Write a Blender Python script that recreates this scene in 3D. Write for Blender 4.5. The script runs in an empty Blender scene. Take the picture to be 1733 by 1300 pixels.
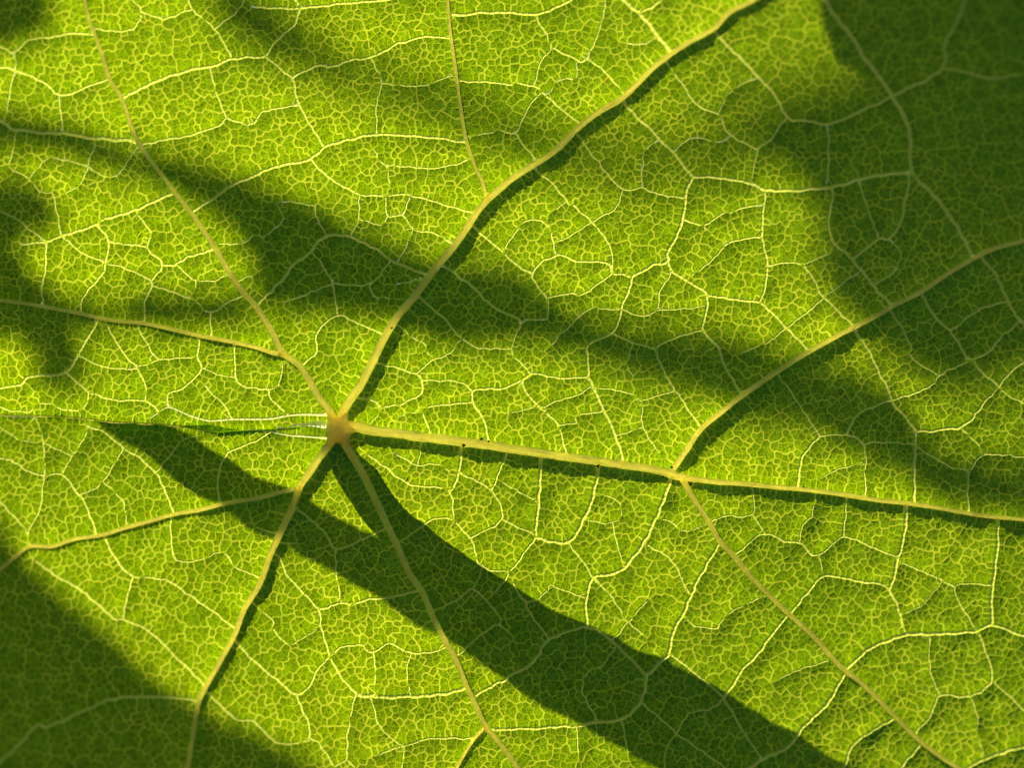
import bpy, math, random
import numpy as np
from mathutils import Vector
from mathutils.geometry import delaunay_2d_cdt
random.seed(7); rng = np.random.default_rng(7)
S = bpy.context.scene
C = S.collection
R = math.radians

# ------------------------------------------------------------------ camera, sky, sun, exposure
CAM_D = 0.30                                   # metres from the lens to the leaf
PX = 1e-4                                      # one photograph pixel is a tenth of a millimetre on the leaf
cam = bpy.data.cameras.new('camera'); co = bpy.data.objects.new('camera', cam); C.objects.link(co)
co.location = (0, -CAM_D, 0); co.rotation_euler = (R(90), 0, 0)
cam.sensor_width = 36; cam.lens = 36 * CAM_D / (1733 * PX)
cam.clip_start = 0.01; cam.clip_end = 50
cam.dof.use_dof = True; cam.dof.focus_distance = CAM_D + 0.0005; cam.dof.aperture_fstop = 4.8
S.camera = co

TILT = math.atan(1.5)
SUN = Vector((-.62 * math.sin(TILT), math.cos(TILT), .785 * math.sin(TILT))).normalized()   # towards the sun
w = bpy.data.worlds.new('World'); S.world = w; w.use_nodes = True
nt = w.node_tree
sky = nt.nodes.new('ShaderNodeTexSky'); sky.sky_type = 'NISHITA'; sky.sun_disc = False
sky.sun_elevation = math.asin(SUN.z); sky.sun_rotation = math.atan2(SUN.x, SUN.y)
nt.links.new(sky.outputs[0], nt.nodes['Background'].inputs[0])
nt.nodes['Background'].inputs[1].default_value = 0.048
sl = bpy.data.lights.new('sun', 'SUN'); so = bpy.data.objects.new('sun', sl); C.objects.link(so)
sl.energy = 5.0; sl.angle = R(0.6); sl.color = (1, .91, .72)
so.rotation_euler = SUN.to_track_quat('Z', 'Y').to_euler()
S.view_settings.view_transform = 'Standard'; S.view_settings.look = 'None'
S.view_settings.exposure = 0.0; S.view_settings.gamma = 1
S.cycles.max_bounces = 8; S.cycles.transmission_bounces = 6; S.cycles.diffuse_bounces = 4

# ------------------------------------------------------------------ materials
def new_mat(name):
    m = bpy.data.materials.new(name); m.use_nodes = True
    t = m.node_tree; t.nodes.clear()
    out = t.nodes.new('ShaderNodeOutputMaterial')
    return m, t, out
def noise(t, scale, detail=2, rough=.5):
    tc = t.nodes.new('ShaderNodeTexCoord'); n = t.nodes.new('ShaderNodeTexNoise')
    n.inputs['Scale'].default_value = scale; n.inputs['Detail'].default_value = detail
    n.inputs['Roughness'].default_value = rough
    t.links.new(tc.outputs['Object'], n.inputs['Vector']); return n
def ramp(t, src, stops):
    r = t.nodes.new('ShaderNodeValToRGB'); e = r.color_ramp.elements
    while len(e) < len(stops): e.new(.5)
    for i, (p, c) in enumerate(stops): e[i].position = p; e[i].color = (*c, 1)
    t.links.new(src, r.inputs[0]); return r
def mixc(t, mode, fac, a, b):
    m = t.nodes.new('ShaderNodeMix'); m.data_type = 'RGBA'; m.blend_type = mode
    if isinstance(fac, float): m.inputs[0].default_value = fac
    else: t.links.new(fac, m.inputs[0])
    for k, v in ((6, a), (7, b)):
        if isinstance(v, tuple): m.inputs[k].default_value = (*v, 1)
        else: t.links.new(v, m.inputs[k])
    return m.outputs[2]
def math_n(t, op, a, b=None, c=None):
    m = t.nodes.new('ShaderNodeMath'); m.operation = op
    for k, v in enumerate((a, b, c)):
        if v is None: continue
        if isinstance(v, (int, float)): m.inputs[k].default_value = v
        else: t.links.new(v, m.inputs[k])
    return m.outputs[0]
def leafy(name, trans, refl, gloss=.03, cellvar=.2, grain=1.0, seam=None):
    """thin leaf tissue: lets yellow-green light through, reflects a duller green"""
    m, t, out = new_mat(name)
    big = noise(t, 28, 3); mid = noise(t, 420, 3, .6); fine = noise(t, 4600, 2, .7)
    geo = t.nodes.new('ShaderNodeNewGeometry')
    v = math_n(t, 'MULTIPLY_ADD', geo.outputs['Random Per Island'], cellvar * 2, 1 - cellvar)
    v = math_n(t, 'MULTIPLY', v, math_n(t, 'MULTIPLY_ADD', mid.outputs[0], .5, .75))
    f = math_n(t, 'MULTIPLY_ADD', math_n(t, 'SUBTRACT', fine.outputs[0], .5), 2.2 * grain, 1.0)
    v = math_n(t, 'MULTIPLY', v, math_n(t, 'MAXIMUM', f, .25))
    v = math_n(t, 'MULTIPLY', v, math_n(t, 'MULTIPLY_ADD', big.outputs[0], .6, .70))
    st = noise(t, 160, 4, .75); stain = ramp(t, st.outputs[0], [(.0, (1, 1, 1)), (.66, (1, 1, 1)), (.76, (1.0, .62, .55))])
    hue = ramp(t, big.outputs[0], [(.3, trans), (.7, (trans[0] * 1.08, trans[1] * .97, trans[2]))])
    vv = t.nodes.new('ShaderNodeCombineColor')
    for k in range(3): t.links.new(v, vv.inputs[k])
    col = mixc(t, 'MULTIPLY', 1.0, mixc(t, 'MULTIPLY', 1.0, hue.outputs[0], stain.outputs[0]), vv.outputs[0])
    tr = t.nodes.new('ShaderNodeBsdfTranslucent'); t.links.new(col, tr.inputs[0])
    df = t.nodes.new('ShaderNodeBsdfDiffuse')
    rc = mixc(t, 'MULTIPLY', .7, refl, vv.outputs[0]); t.links.new(rc, df.inputs[0])
    ad = t.nodes.new('ShaderNodeAddShader'); t.links.new(tr.outputs[0], ad.inputs[0]); t.links.new(df.outputs[0], ad.inputs[1])
    gl = t.nodes.new('ShaderNodeBsdfGlossy'); gl.inputs['Roughness'].default_value = .42
    mx = t.nodes.new('ShaderNodeMixShader'); mx.inputs[0].default_value = gloss
    t.links.new(ad.outputs[0], mx.inputs[1]); t.links.new(gl.outputs[0], mx.inputs[2])
    t.links.new(mx.outputs[0], out.inputs[0]); return m
def fleshy(name, c1, c2, radius, scale=900, stretch=None, tr=None):
    """thick juicy tissue of a rib: light scatters inside it"""
    m, t, out = new_mat(name)
    n = noise(t, scale, 4, .6)
    r = ramp(t, n.outputs[0], [(.3, c1), (.68, c2)])
    p = t.nodes.new('ShaderNodeBsdfPrincipled')
    t.links.new(r.outputs[0], p.inputs['Base Color'])
    p.inputs['Subsurface Weight'].default_value = 1.0
    p.inputs['Subsurface Radius'].default_value = radius
    p.inputs['Subsurface Scale'].default_value = 1.0
    p.inputs['Roughness'].default_value = .5; p.inputs['Specular IOR Level'].default_value = .25
    b = t.nodes.new('ShaderNodeBump'); b.inputs['Strength'].default_value = .25; b.inputs['Distance'].default_value = 5e-5
    n2 = noise(t, 3000, 2); t.links.new(n2.outputs[0], b.inputs['Height']); t.links.new(b.outputs[0], p.inputs['Normal'])
    t.links.new(p.outputs[0], out.inputs[0]); return m
def plain(name, c1, c2, scale, rough=.7):
    m, t, out = new_mat(name)
    n = noise(t, scale, 4, .6); r = ramp(t, n.outputs[0], [(.35, c1), (.65, c2)])
    p = t.nodes.new('ShaderNodeBsdfPrincipled'); t.links.new(r.outputs[0], p.inputs['Base Color'])
    p.inputs['Roughness'].default_value = rough; t.links.new(p.outputs[0], out.inputs[0]); return m

M_BLADE = leafy('leaf_tissue', (.212, .352, .0002), (.004, .225, .030), gloss=.003, cellvar=.14, grain=1.9)
M_NET = leafy('vein_net_tissue', (.60, .72, .03), (.008, .24, .024), gloss=.004, cellvar=0.0, grain=.15)
M_NETM = leafy('middle_vein_tissue', (.46, .61, .010), (.006, .23, .024), gloss=.004, cellvar=0.0, grain=.4)
M_NETF = leafy('fine_vein_tissue', (.30, .45, .002), (.004, .22, .024), gloss=.004, cellvar=0.0, grain=.5)
def shell(name, trans, refl, scale=600, var=.25, gloss=.03):
    m, t, out = new_mat(name)
    n = noise(t, scale, 4, .6); n2 = noise(t, 2600, 2, .6)
    at = t.nodes.new('ShaderNodeAttribute'); at.attribute_name = 'fibre'; fb = t.nodes.new('ShaderNodeTexNoise'); fb.inputs['Scale'].default_value = 1.0; fb.inputs['Detail'].default_value = 3
    t.links.new(at.outputs['Vector'], fb.inputs['Vector'])
    v = math_n(t, 'MULTIPLY', math_n(t, 'MULTIPLY_ADD', n.outputs[0], 2 * var, 1 - var), math_n(t, 'MULTIPLY_ADD', n2.outputs[0], .4, .8))
    v = math_n(t, 'MULTIPLY', v, math_n(t, 'MULTIPLY_ADD', fb.outputs[0], 1.7, .22))
    vv = t.nodes.new('ShaderNodeCombineColor')
    for k in range(3): t.links.new(v, vv.inputs[k])
    tr = t.nodes.new('ShaderNodeBsdfTranslucent'); t.links.new(mixc(t, 'MULTIPLY', 1.0, trans, vv.outputs[0]), tr.inputs[0])
    df = t.nodes.new('ShaderNodeBsdfDiffuse'); t.links.new(mixc(t, 'MULTIPLY', 1.0, refl, vv.outputs[0]), df.inputs[0])
    ad = t.nodes.new('ShaderNodeAddShader'); t.links.new(tr.outputs[0], ad.inputs[0]); t.links.new(df.outputs[0], ad.inputs[1])
    gl = t.nodes.new('ShaderNodeBsdfGlossy'); gl.inputs['Roughness'].default_value = .4
    mx = t.nodes.new('ShaderNodeMixShader'); mx.inputs[0].default_value = gloss
    t.links.new(ad.outputs[0], mx.inputs[1]); t.links.new(gl.outputs[0], mx.inputs[2]); t.links.new(mx.outputs[0], out.inputs[0]); return m
M_RIB = shell('rib_tissue', (.98, .865, .31), (.18, .21, .07))
M_CROSS = shell('small_vein_tissue', (.90, .92, .13), (.03, .20, .04))
M_PALE = shell('pale_vein_tissue', (.84, .86, .30), (.10, .20, .06))
M_HEART = shell('leaf_heart_tissue', (.82, .74, .34), (.26, .25, .12), 900, .3)
M_RIM = leafy('leaf_rim_tissue', (.70, .62, .10), (.10, .14, .03), cellvar=0.0, grain=.5)
M_BACKLEAF = leafy('shading_leaf_tissue', (.03, .42, .02), (.02, .16, .02), cellvar=0.0, grain=.3)
M_STEM = plain('green_stem_skin', (.07, .12, .03), (.14, .18, .05), 300)
M_SPECK = plain('dark_speck_crust', (.012, .006, .004), (.05, .022, .012), 5000)
M_WHITE = shell('pale_scar_tissue', (.84, .86, .52), (.24, .26, .18), 2500, .3)

# ------------------------------------------------------------------ the veins, traced in photograph pixels
# kind, width at start, width at end, points
V = []
def L(kind, w0, w1, s):
    V.append((kind, w0, w1, [tuple(float(a) for a in p.split(',')) for p in s.split()]))
L('m', 18, 5, '572,726 556,692 541,675 508,620 478,596 458,558 434,520 406,488 386,458 361,415 323,360 290,318 258,275 235,243 220,208 205,165 185,133 175,100 158,53 150,33 143,0 130,-60 100,-190 80,-320')
L('m', 20, 8, '572,726 582,694 600,665 611,650 632,608 653,566 672,536 696,508 728,465 748,440 769,415 788,388 806,360 822,340 838,326 866,302 904,278 941,253 979,215 1016,187 1049,168 1079,140 1104,115 1136,90 1167,70 1209,47 1234,20 1277,-2 1340,-50 1460,-150 1560,-300')
L('s', 8, 6, '823,336 815,305 804,283 789,238 782,200 776,160 769,105 761,50 757,0 750,-60 760,-190 740,-320')
L('m', 24, 8, '572,726 596,721 633,729 670,733 708,739 746,743 784,748 826,753 867,760 904,765 941,771 979,776 1016,781 1060,788 1091,792 1124,799 1145,806 1166,810 1216,816 1260,819 1299,823 1362,829 1419,836 1487,847 1537,852 1600,862 1662,873 1733,880 1850,897 2010,930 2140,960')
L('s', 12, 7, '1138,795 1159,765 1184,728 1217,700 1254,671 1299,640 1349,607 1399,578 1447,553 1487,533 1512,517 1557,495 1600,466 1647,438 1682,421 1733,408 1830,385 1960,380 2120,330')
L('s', 12, 8, '1154,811 1163,826 1179,853 1199,883 1217,915 1242,942 1269,975 1299,1005 1332,1037 1374,1075 1409,1115 1429,1135 1454,1153 1487,1185 1524,1223 1557,1255 1600,1287 1630,1308 1700,1380 1790,1460 1880,1600')
L('m', 17, 9, '572,726 583,751 603,783 623,820 641,858 658,895 676,933 693,970 716,1005 733,1045 753,1085 771,1117 788,1158 803,1190 821,1228 843,1255 867,1287 885,1315 930,1400 980,1600')
L('s', 7, 6, '822,1230 814,1238 801,1253 788,1273 773,1300 748,1350 700,1420')
L('m', 17, 8, '572,726 558,752 545,768 533,785 520,805 508,823 497,855 478,895 460,933 445,975 433,1000 413,1032 398,1072 375,1115 348,1163 336,1190 328,1238 318,1300 308,1370 300,1500')
L('s', 9, 6, '508,824 495,828 458,838 433,844 400,849 376,853 338,863 296,870 250,883 213,893 175,905 125,913 88,925 50,925 25,943 0,965 -60,1010 -180,1060 -300,1120')
L('s', 9, 6, '482,602 458,596 434,588 391,578 338,568 296,558 243,547 208,544 173,539 133,530 75,519 38,513 0,508 -80,495 -200,450 -320,430')
L('p', 5.5, 2.6, '556,702 520,701 491,702 458,708 430,709 396,709 368,711 348,711 321,703 286,689 268,698 250,710')
L('w', 2.0, 13, '506,719 516,718 530,718 552,718')
L('p', 5.5, 2.6, '556,742 530,739 496,737 475,734 458,730')
T = '''4.5 205,166 225,155 283,129 328,116 356,113 391,98 433,96 449,94
4 448,94 471,65 496,43 508,13 499,0 480,-60
4 430,11 506,13 568,6 641,0 700,-12
3.5 448,94 493,133 499,160 506,178 526,213 548,248
4 493,133 533,110 558,113 593,101 626,96 671,74 721,61 762,64
3 626,96 646,140 636,173 638,227
3 646,140 703,145 767,125
3.5 237,243 278,236 316,230 371,210 383,199
3.2 383,199 426,210 446,187 503,178
2.6 383,199 368,163 356,120
3 391,98 363,48 326,15 318,0 310,-50
3 275,33 326,14
3 225,0 238,18 220,50 158,47
3 238,18 275,33
3 363,48 401,18 411,0 420,-40
3.6 158,58 120,56 85,61 45,68 23,88 0,78 -60,60
3.6 183,134 150,145 100,160 73,138 25,118 0,113 -60,110
2.6 23,88 25,118 18,150 10,203
5.5 234,241 208,236 163,234 108,225 28,220 10,208 0,205 -50,190
2.6 100,160 103,193 108,223
2.6 163,234 150,273 135,311 103,330
2.6 231,246 193,298 143,280 108,270 80,268 50,300
2.6 28,220 18,268 13,281 45,300 70,325 88,325
4.5 323,359 376,325 390,315 433,295 453,285 526,268 548,248 588,237 638,227 706,230 790,240
3.5 526,268 553,298 613,328 696,330 733,340 766,350 804,360
3 793,269 736,284 653,278 633,255
2.6 653,278 661,320
4.5 762,24 823,21 866,21 906,24 963,0 1000,-30
3.2 771,136 846,140 903,144 916,155 945,180 983,208
3 906,24 931,78 916,100 903,144
3 931,78 976,100 991,98 1014,50 1024,0 1030,-40
2.2 976,100 975,130 951,133 926,155
3 991,98 1021,118 1056,158
3 916,155 891,185 871,223 841,220 791,233
3 871,223 885,243 909,270
5.5 1136,88 1111,60 1084,23 1056,0 1030,-60
4 1084,20 1114,2 1140,-40
2.4 1109,65 1086,74 1051,70
3.8 1209,50 1227,73 1249,93 1282,130 1305,152 1332,198 1365,205 1399,210
4 1399,210 1449,190 1507,163 1550,142 1595,115 1600,70 1620,35 1640,-20
3 1595,115 1645,123 1675,132 1733,125
5.5 1390,-10 1407,20 1437,58 1454,85 1479,118 1509,163 1537,218 1542,285 1574,325 1587,338 1617,383 1647,437
5 1540,288 1479,298 1399,317 1340,322 1294,321 1272,311 1206,300 1172,299
4.5 1172,299 1136,255 1101,220 1052,172
3 1399,210 1402,250 1399,315
3 1332,198 1299,240 1282,253 1272,310
3 1282,253 1237,228 1214,193 1182,178 1154,140 1131,108
2.6 1214,193 1237,153 1282,130
2.4 1139,258 1169,233 1217,240 1237,228
2.8 1111,238 1091,255 1086,280 1086,317
3.2 979,228 1016,280 1054,320 1086,317 1120,330 1159,335
3.4 904,285 944,320 959,340 1001,375 1034,420 1036,460
3 1051,322 1039,353 1001,375 966,398 939,413
5 1172,300 1161,325 1155,370 1141,405 1131,425 1129,443 1100,450 1069,468
4.2 1129,443 1141,462 1194,498 1189,558 1212,583 1227,620 1244,650 1253,668
4 1194,498 1240,506 1284,512 1299,522 1334,558 1368,594
4 1294,321 1292,350 1289,400 1295,430 1297,475 1284,512
3.2 1289,400 1234,410 1204,440 1161,475
3.2 1156,370 1189,380 1217,363 1239,358 1257,350 1287,345
2.4 1189,380 1209,400 1234,410
4.2 1069,468 1051,523 1036,563 994,583 993,610 994,638
3.6 1069,469 1036,460 1026,445 975,441 941,431 899,463 924,504 926,540
3.4 924,504 966,495 986,498 1036,460
2.8 926,540 886,545 866,590 880,615 899,632
3.6 899,632 949,639 994,638
3 941,431 925,380 889,374 866,403 856,422
2.6 925,380 934,358 959,340
4 899,463 866,443 849,425 806,386
3 1051,523 1084,533 1111,525 1116,498 1131,458
2.6 1111,525 1139,524 1189,517
2.6 1051,523 1016,523 994,525 926,590
3.6 1189,558 1139,573 1111,593 1130,640 1139,655 1184,722
3 1036,563 1071,580 1111,593
2.5 1071,580 1061,618 1069,633
3 1139,663 1086,676 1061,663 1003,655
2.6 1086,676 1088,723 1121,775
4.4 994,638 1003,655 1021,695 1041,735 1051,768 1056,782
2.6 1088,723 1041,738
3 1021,695 974,703 974,715 944,720
3.6 899,632 884,650 914,690 944,720 959,765
2.4 866,698 914,688
3.2 914,690 949,675 976,668 1001,652
4 829,747 816,705 799,680 800,662 819,657 844,657 870,650 899,632
3.5 799,680 719,689 716,698 723,723 733,735
2.6 716,698 678,703 668,723
3.6 607,678 638,680 648,688 708,670 713,644 703,633 680,624 638,616
2.6 648,688 623,713
3 713,644 773,645 800,662
3 703,633 733,608 753,603 783,573
3.4 714,504 756,545 783,573 808,588 866,589
3.8 757,454 796,483 836,520 866,535 886,545
2.6 681,555 701,573 716,580 733,608
4.2 436,515 460,491 483,468 493,450 528,425 533,413 553,400 593,399 633,420 661,440 724,466
3 593,399 606,368 608,325
3 528,425 553,460 563,480 571,533
3 563,480 626,480 661,440
2.6 626,480 628,495 643,504 698,507
2.6 563,480 508,503 470,512
3.6 509,619 533,595 537,560 571,533 596,543 653,567
2.6 676,480 690,478 724,468
3 767,413 736,395 698,386 681,363 656,365 651,335
3 681,363 693,333
2.6 656,365 641,380 608,370
2.6 698,386 688,413 673,443
2.6 533,348 471,340 478,370 446,403
2.6 533,348 536,370 553,400
4.5 290,328 228,355 175,371 163,380 103,398 78,408 38,413
3 103,398 93,343 88,325
3.5 78,408 75,455 70,485 73,518
3 78,408 38,378 0,358 -50,340
3.6 163,380 183,408 178,445 173,463 140,505 135,533
3.6 183,408 213,414 245,419 273,448 256,475 258,483 245,508 243,547
4 359,423 306,440 296,448 273,448
3 228,355 253,393 245,419
3 103,398 133,423 178,445 218,455 256,475
3 363,408 406,411 434,398 446,403
3 403,474 434,462
3 386,463 363,475 331,475 298,448
2.6 331,475 328,495 318,503
3.2 411,500 381,515 356,528 318,503 258,483
3.5 356,528 356,570
4.4 165,541 163,547 130,600 110,630 50,638 33,650 0,657 -50,668
3.6 110,630 133,650 150,663 190,675 245,678 268,695
3 150,663 143,688 110,694 85,683 58,683 53,695 10,694 0,688 -50,692
3.6 334,568 336,580 333,603 338,620 328,640 305,658 283,665 286,689
3 333,603 270,609 230,618 200,585 175,545
2.6 230,618 245,650 248,678
2.6 230,555 256,595 270,609
3 130,600 175,620 230,626
3.6 396,580 398,638 411,652 433,656 454,660 458,675 488,702
3 454,660 473,650 478,620 490,606
2.6 338,620 371,633 398,638
2.6 396,709 376,683 356,663 340,645
3.5 458,731 433,745 393,763 384,767 376,780 368,810 371,840 377,852
4 148,717 178,733 208,758 230,770 263,800 278,830 293,868
2.4 263,800 305,750 330,738
2.6 148,720 138,750 115,780 103,805
3.6 -60,770 0,775 18,778 43,795 73,805 103,804 135,838 150,868 163,905
2.6 -40,700 0,723 35,745 73,750 115,768
2.4 60,708 73,750 76,805
2.6 208,760 173,815 135,838
2.6 173,815 208,850 214,892
2.4 73,805 68,858 48,900 50,923
2.6 -30,820 0,848 28,880 45,903 50,923
3 288,873 290,915 298,948 338,948 376,933 396,958 434,975
3.6 175,908 193,943 220,973 260,978 288,985 321,1008 351,1028 397,1064
3 225,975 215,1008 208,1048
3.6 60,950 95,975 138,998 190,1045 208,1048 258,1073 300,1115 348,1162
4.2 335,1186 288,1180 230,1180 190,1183 150,1200 83,1230 63,1228 25,1268 0,1290 -40,1330
3.8 396,1083 434,1123 461,1145 501,1175 526,1158 533,1138 558,1111
3.6 350,1170 398,1215 431,1222 468,1257 523,1248 503,1178
3 523,1248 546,1268 566,1300 580,1340
3 566,1298 586,1288 601,1300
2.8 433,1023 461,1050 461,1063 483,1090 501,1088 540,1060
3.6 447,940 468,938 488,975 536,1030 543,1063 558,1111 578,1148 603,1175
4 536,1032 578,1020 593,1025 626,1013 658,1013 703,1003
3.6 558,1111 578,1095 606,1091 631,1104 656,1089 696,1105 728,1104 757,1096
3 631,1104 635,1135 633,1177
2.6 696,1105 688,1138 696,1177
6 603,1175 626,1179 683,1179 746,1175 790,1166
3 603,1175 591,1218 586,1288
3 626,1180 646,1235 683,1263
3.6 803,1250 733,1250 683,1263 633,1280
2.6 683,1263 681,1300 676,1340
4.5 804,1177 835,1160 866,1143 904,1118 929,1083 994,1061 1036,1085 1094,1143
5.5 1094,1143 1106,1133 1131,1105 1141,1063 1156,1040 1166,1013 1184,975 1212,924
5 1094,1143 1084,1188 1051,1218 1011,1222 974,1229 920,1231 866,1234 824,1236
3 1084,1188 1144,1240 1189,1273 1224,1300 1250,1330
2.6 1144,1240 1126,1275 1126,1320
3.6 1131,1105 1182,1145 1224,1183 1249,1225 1289,1285
5 1332,1042 1299,1082 1289,1098 1264,1125 1242,1155 1224,1183
3 1224,1183 1202,1200 1167,1208 1146,1240
3 1299,1006 1239,1034 1217,1058 1212,1064 1177,1058 1156,1043
4.4 1335,1040 1369,1000 1394,975 1449,983 1504,998 1532,1071
3 1384,940 1394,975
5.5 1429,1133 1472,1098 1529,1075 1572,1074 1650,1068 1677,1058 1733,1075 1800,1090
5.5 1677,1058 1678,995 1682,975 1690,878
5.5 1534,855 1529,908 1519,945 1512,975 1504,998
3 1650,1068 1615,994 1677,991
3 1615,994 1592,980 1569,970 1519,950
2.6 1532,1071 1524,1043 1562,1023 1595,983
4 1657,1073 1677,1150 1642,1178 1590,1177 1574,1210 1547,1243
3 1572,1075 1574,1140 1590,1175
3 1677,1150 1725,1195 1780,1240
2.6 1642,1178 1655,1220 1652,1240 1667,1282
5.5 1628,1304 1670,1283 1733,1263 1800,1240
5.5 1429,1140 1402,1188 1362,1228 1329,1268 1299,1280 1260,1305
4.5 1512,1218 1449,1255 1429,1300 1415,1340
5 1557,1258 1524,1300 1500,1340
3 1409,1118 1362,1130 1309,1155
5.5 916,772 910,858 906,908
5.5 1014,786 1001,845 986,878 961,918 906,909
5.5 1137,806 1109,875 1089,918 1054,963 1021,975 1004,978 991,1013 994,1061
3.6 906,909 866,965 840,1000
3 961,918 1001,975 1019,985
2.8 1004,978 1041,1018 1060,1050 1094,1080
3.2 1089,918 1136,948 1155,985 1166,1008
2.6 986,878 1036,885 1051,868 1041,845 1009,838
2.6 1036,885 1044,920 1054,960
2.4 1109,879 1136,883 1160,900 1200,884
3 1204,883 1229,872 1272,870 1272,822
2.6 1272,870 1299,900
3.4 1245,938 1289,905 1332,917 1352,918 1382,940 1427,908 1472,925 1519,943
3.6 1427,908 1432,841
2.6 1374,875 1382,835
3 1374,875 1359,888 1352,915
4.4 1349,823 1353,790 1362,765 1387,738
3.4 1387,738 1432,736 1462,753 1463,800 1464,840
3 1387,738 1359,695 1329,652 1316,632
3.8 1432,736 1454,698 1509,678 1577,653 1587,636 1642,610
5 1547,850 1547,790 1549,730
4.2 1549,730 1509,678 1497,650 1472,598 1444,558
4.5 1549,730 1625,723 1655,693 1687,655 1727,615 1770,600
2.6 1687,654 1733,683 1780,690
2.6 1462,785 1419,793 1387,810
2.6 1462,753 1489,748 1547,753
3.6 1640,862 1640,800 1670,770 1733,773 1790,770
2.8 1549,755 1605,788 1642,798
2.8 1625,723 1652,750 1667,768
4.2 1660,434 1665,442 1685,463 1705,510 1727,543 1780,600
3 1705,510 1655,525 1610,560
4 1557,497 1580,533 1610,563 1642,610 1685,650
3.5 1642,610 1672,595 1695,570 1727,545
3.2 1507,525 1539,580 1542,605 1587,636
3.2 1394,503 1354,448 1299,449
3.6 1394,503 1447,553
3 1394,503 1369,525 1337,550 1299,578 1250,600
4 1512,515 1490,498 1442,440 1409,408 1402,380 1409,325 1399,317
4 1442,440 1487,404 1504,405 1522,378 1534,325 1540,290
3 1487,404 1472,363 1459,325 1452,303
2.6 1354,448 1409,425
2.6 1394,503 1454,460
2.6 1479,480 1514,458 1524,425 1504,405
3.5 622,770 650,788 683,815 716,823 761,833 769,880 796,913 816,960 866,968
4.5 781,752 776,795 761,833
3 671,770 706,786 743,785 761,798
3 706,786 716,743
3.5 776,798 831,830 849,878 798,910
3.5 831,830 856,770 858,762
3 849,815 866,825 906,850
3.5 849,878 866,887 906,907
3.5 769,879 738,877 705,898 680,918
3.5 500,850 508,865 548,900 568,930 610,915 648,898
3 568,930 569,975 579,1020
3 466,917 496,920
3 433,893 470,902
3 736,1035 775,1015 801,998 844,1043 846,1058
2.8 801,998 816,960
3 771,1111 823,1068 846,1058 866,1075
3 866,983 891,1020 926,1000 931,990 991,1013
3 891,1020 894,1035 929,1083
3 1041,1095 1021,1125 994,1140 986,1170 1011,1222
3 1094,1018 1071,1043 1051,1065 1039,1085
2.8 1051,1218 1064,1285
2.6 974,1229 979,1285'''
for l in T.split('\n'):
    a = l.split(); L('c', float(a[0]), float(a[0]) * .85, ' '.join(a[1:]))

MARGIN = np.array([(-420, 676), (-200, 688), (0, 703), (60, 704), (130, 708), (190, 715), (250, 718), (300, 722), (340, 729), (370, 731), (434, 728), (490, 724), (530, 721), (572, 721)], float)
OUT = np.array([(-380, 560), (-400, 300), (-330, 60), (-380, -150), (-200, -300), (60, -380), (300, -330), (600, -360), (900, -400), (1250, -330), (1600, -390), (1950, -260), (2040, 0), (2150, 250), (2120, 550), (2240, 900), (2100, 1250), (2050, 1600), (1750, 1680), (1400, 1620), (1000, 1720), (650, 1620), (300, 1650), (0, 1540), (-300, 1430), (-420, 1100), (-380, 850)], float)

# ------------------------------------------------------------------ helpers on polylines
def catmull(P, step):
    P = np.array(P, float)
    if len(P) == 2: P = np.array([P[0], (P[0] + P[1]) / 2 + (rng.random(2) - .5) * 2, P[1]])
    Q = np.vstack([2 * P[0] - P[1], P, 2 * P[-1] - P[-2]]); out = []
    for i in range(1, len(Q) - 2):
        n = max(1, int(math.ceil(np.hypot(*(Q[i + 1] - Q[i])) / step)))
        for k in range(n):
            t = k / n
            out.append(.5 * (2 * Q[i] + (Q[i + 1] - Q[i - 1]) * t + (2 * Q[i - 1] - 5 * Q[i] + 4 * Q[i + 1] - Q[i + 2]) * t * t + (3 * Q[i] - Q[i - 1] - 3 * Q[i + 1] + Q[i + 2]) * t ** 3))
    out.append(Q[-2]); return np.array(out)
def inside(P, poly):
    x, y = P[:, 0], P[:, 1]; r = np.zeros(len(P), bool); j = len(poly) - 1
    for i in range(len(poly)):
        xi, yi = poly[i]; xj, yj = poly[j]
        c = ((yi > y) != (yj > y)) & (x < (xj - xi) * (y - yi) / (yj - yi + 1e-12) + xi); r ^= c; j = i
    return r
def foot(P, a, b):
    d = b - a; l = max(d @ d, 1e-9); t = np.clip(((P - a) @ d) / l, 0, 1)
    F = a + t[:, None] * d; return np.hypot(*(P - F).T), F, t

# snap loose ends of the small veins onto the vein they spring from
for i, (k, w0, w1, pts) in enumerate(V):
    if k != 'c': continue
    for e in (0, -1):
        p = np.array([pts[e]]); best = (9., None)
        for j, (k2, qa, qb, q) in enumerate(V):
            if j == i: continue
            q = np.array(q)
            for s in range(len(q) - 1):
                d, F, _ = foot(p, q[s], q[s + 1])
                d0 = d[0] - (qa * .38 + 2 if k2 != 'c' else 0)
                if d0 < best[0]: best = (d0, F[0])
        if best[1] is not None: pts[e] = tuple(best[1])
LINES = []
for k, w0, w1, pts in V:
    P = catmull(pts, 6.0)
    if k == 'c':                                  # a little natural unsteadiness
        n = len(P); j = rng.normal(0, .9, (n, 2)); j[0] = 0; j[-1] = 0; P = P + (j + np.roll(j, 1, 0)) / 1.4 * np.r_[0, np.ones(n - 2), 0][:, None]
    tt = np.linspace(0, 1, len(P))
    W = w0 + (w1 - w0) * tt ** (.55 if k == 'm' else 1)
    if w0 == 24: W = np.interp(P[:, 0], [572, 1110, 1140, 1175, 1300, 2140], [21, 16, 17, 11, 10, 7])
    W = W * (1 + rng.normal(0, .05, len(P)))
    if k in 'ms': W = W * .88
    if k == 'c': W = W * np.interp(w0, [2.4, 4.4], [1.0, 1.28])
    LINES.append((k, P, W))
SEG_A, SEG_B, SEG_WA, SEG_WB, SEG_K = [], [], [], [], []
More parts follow.
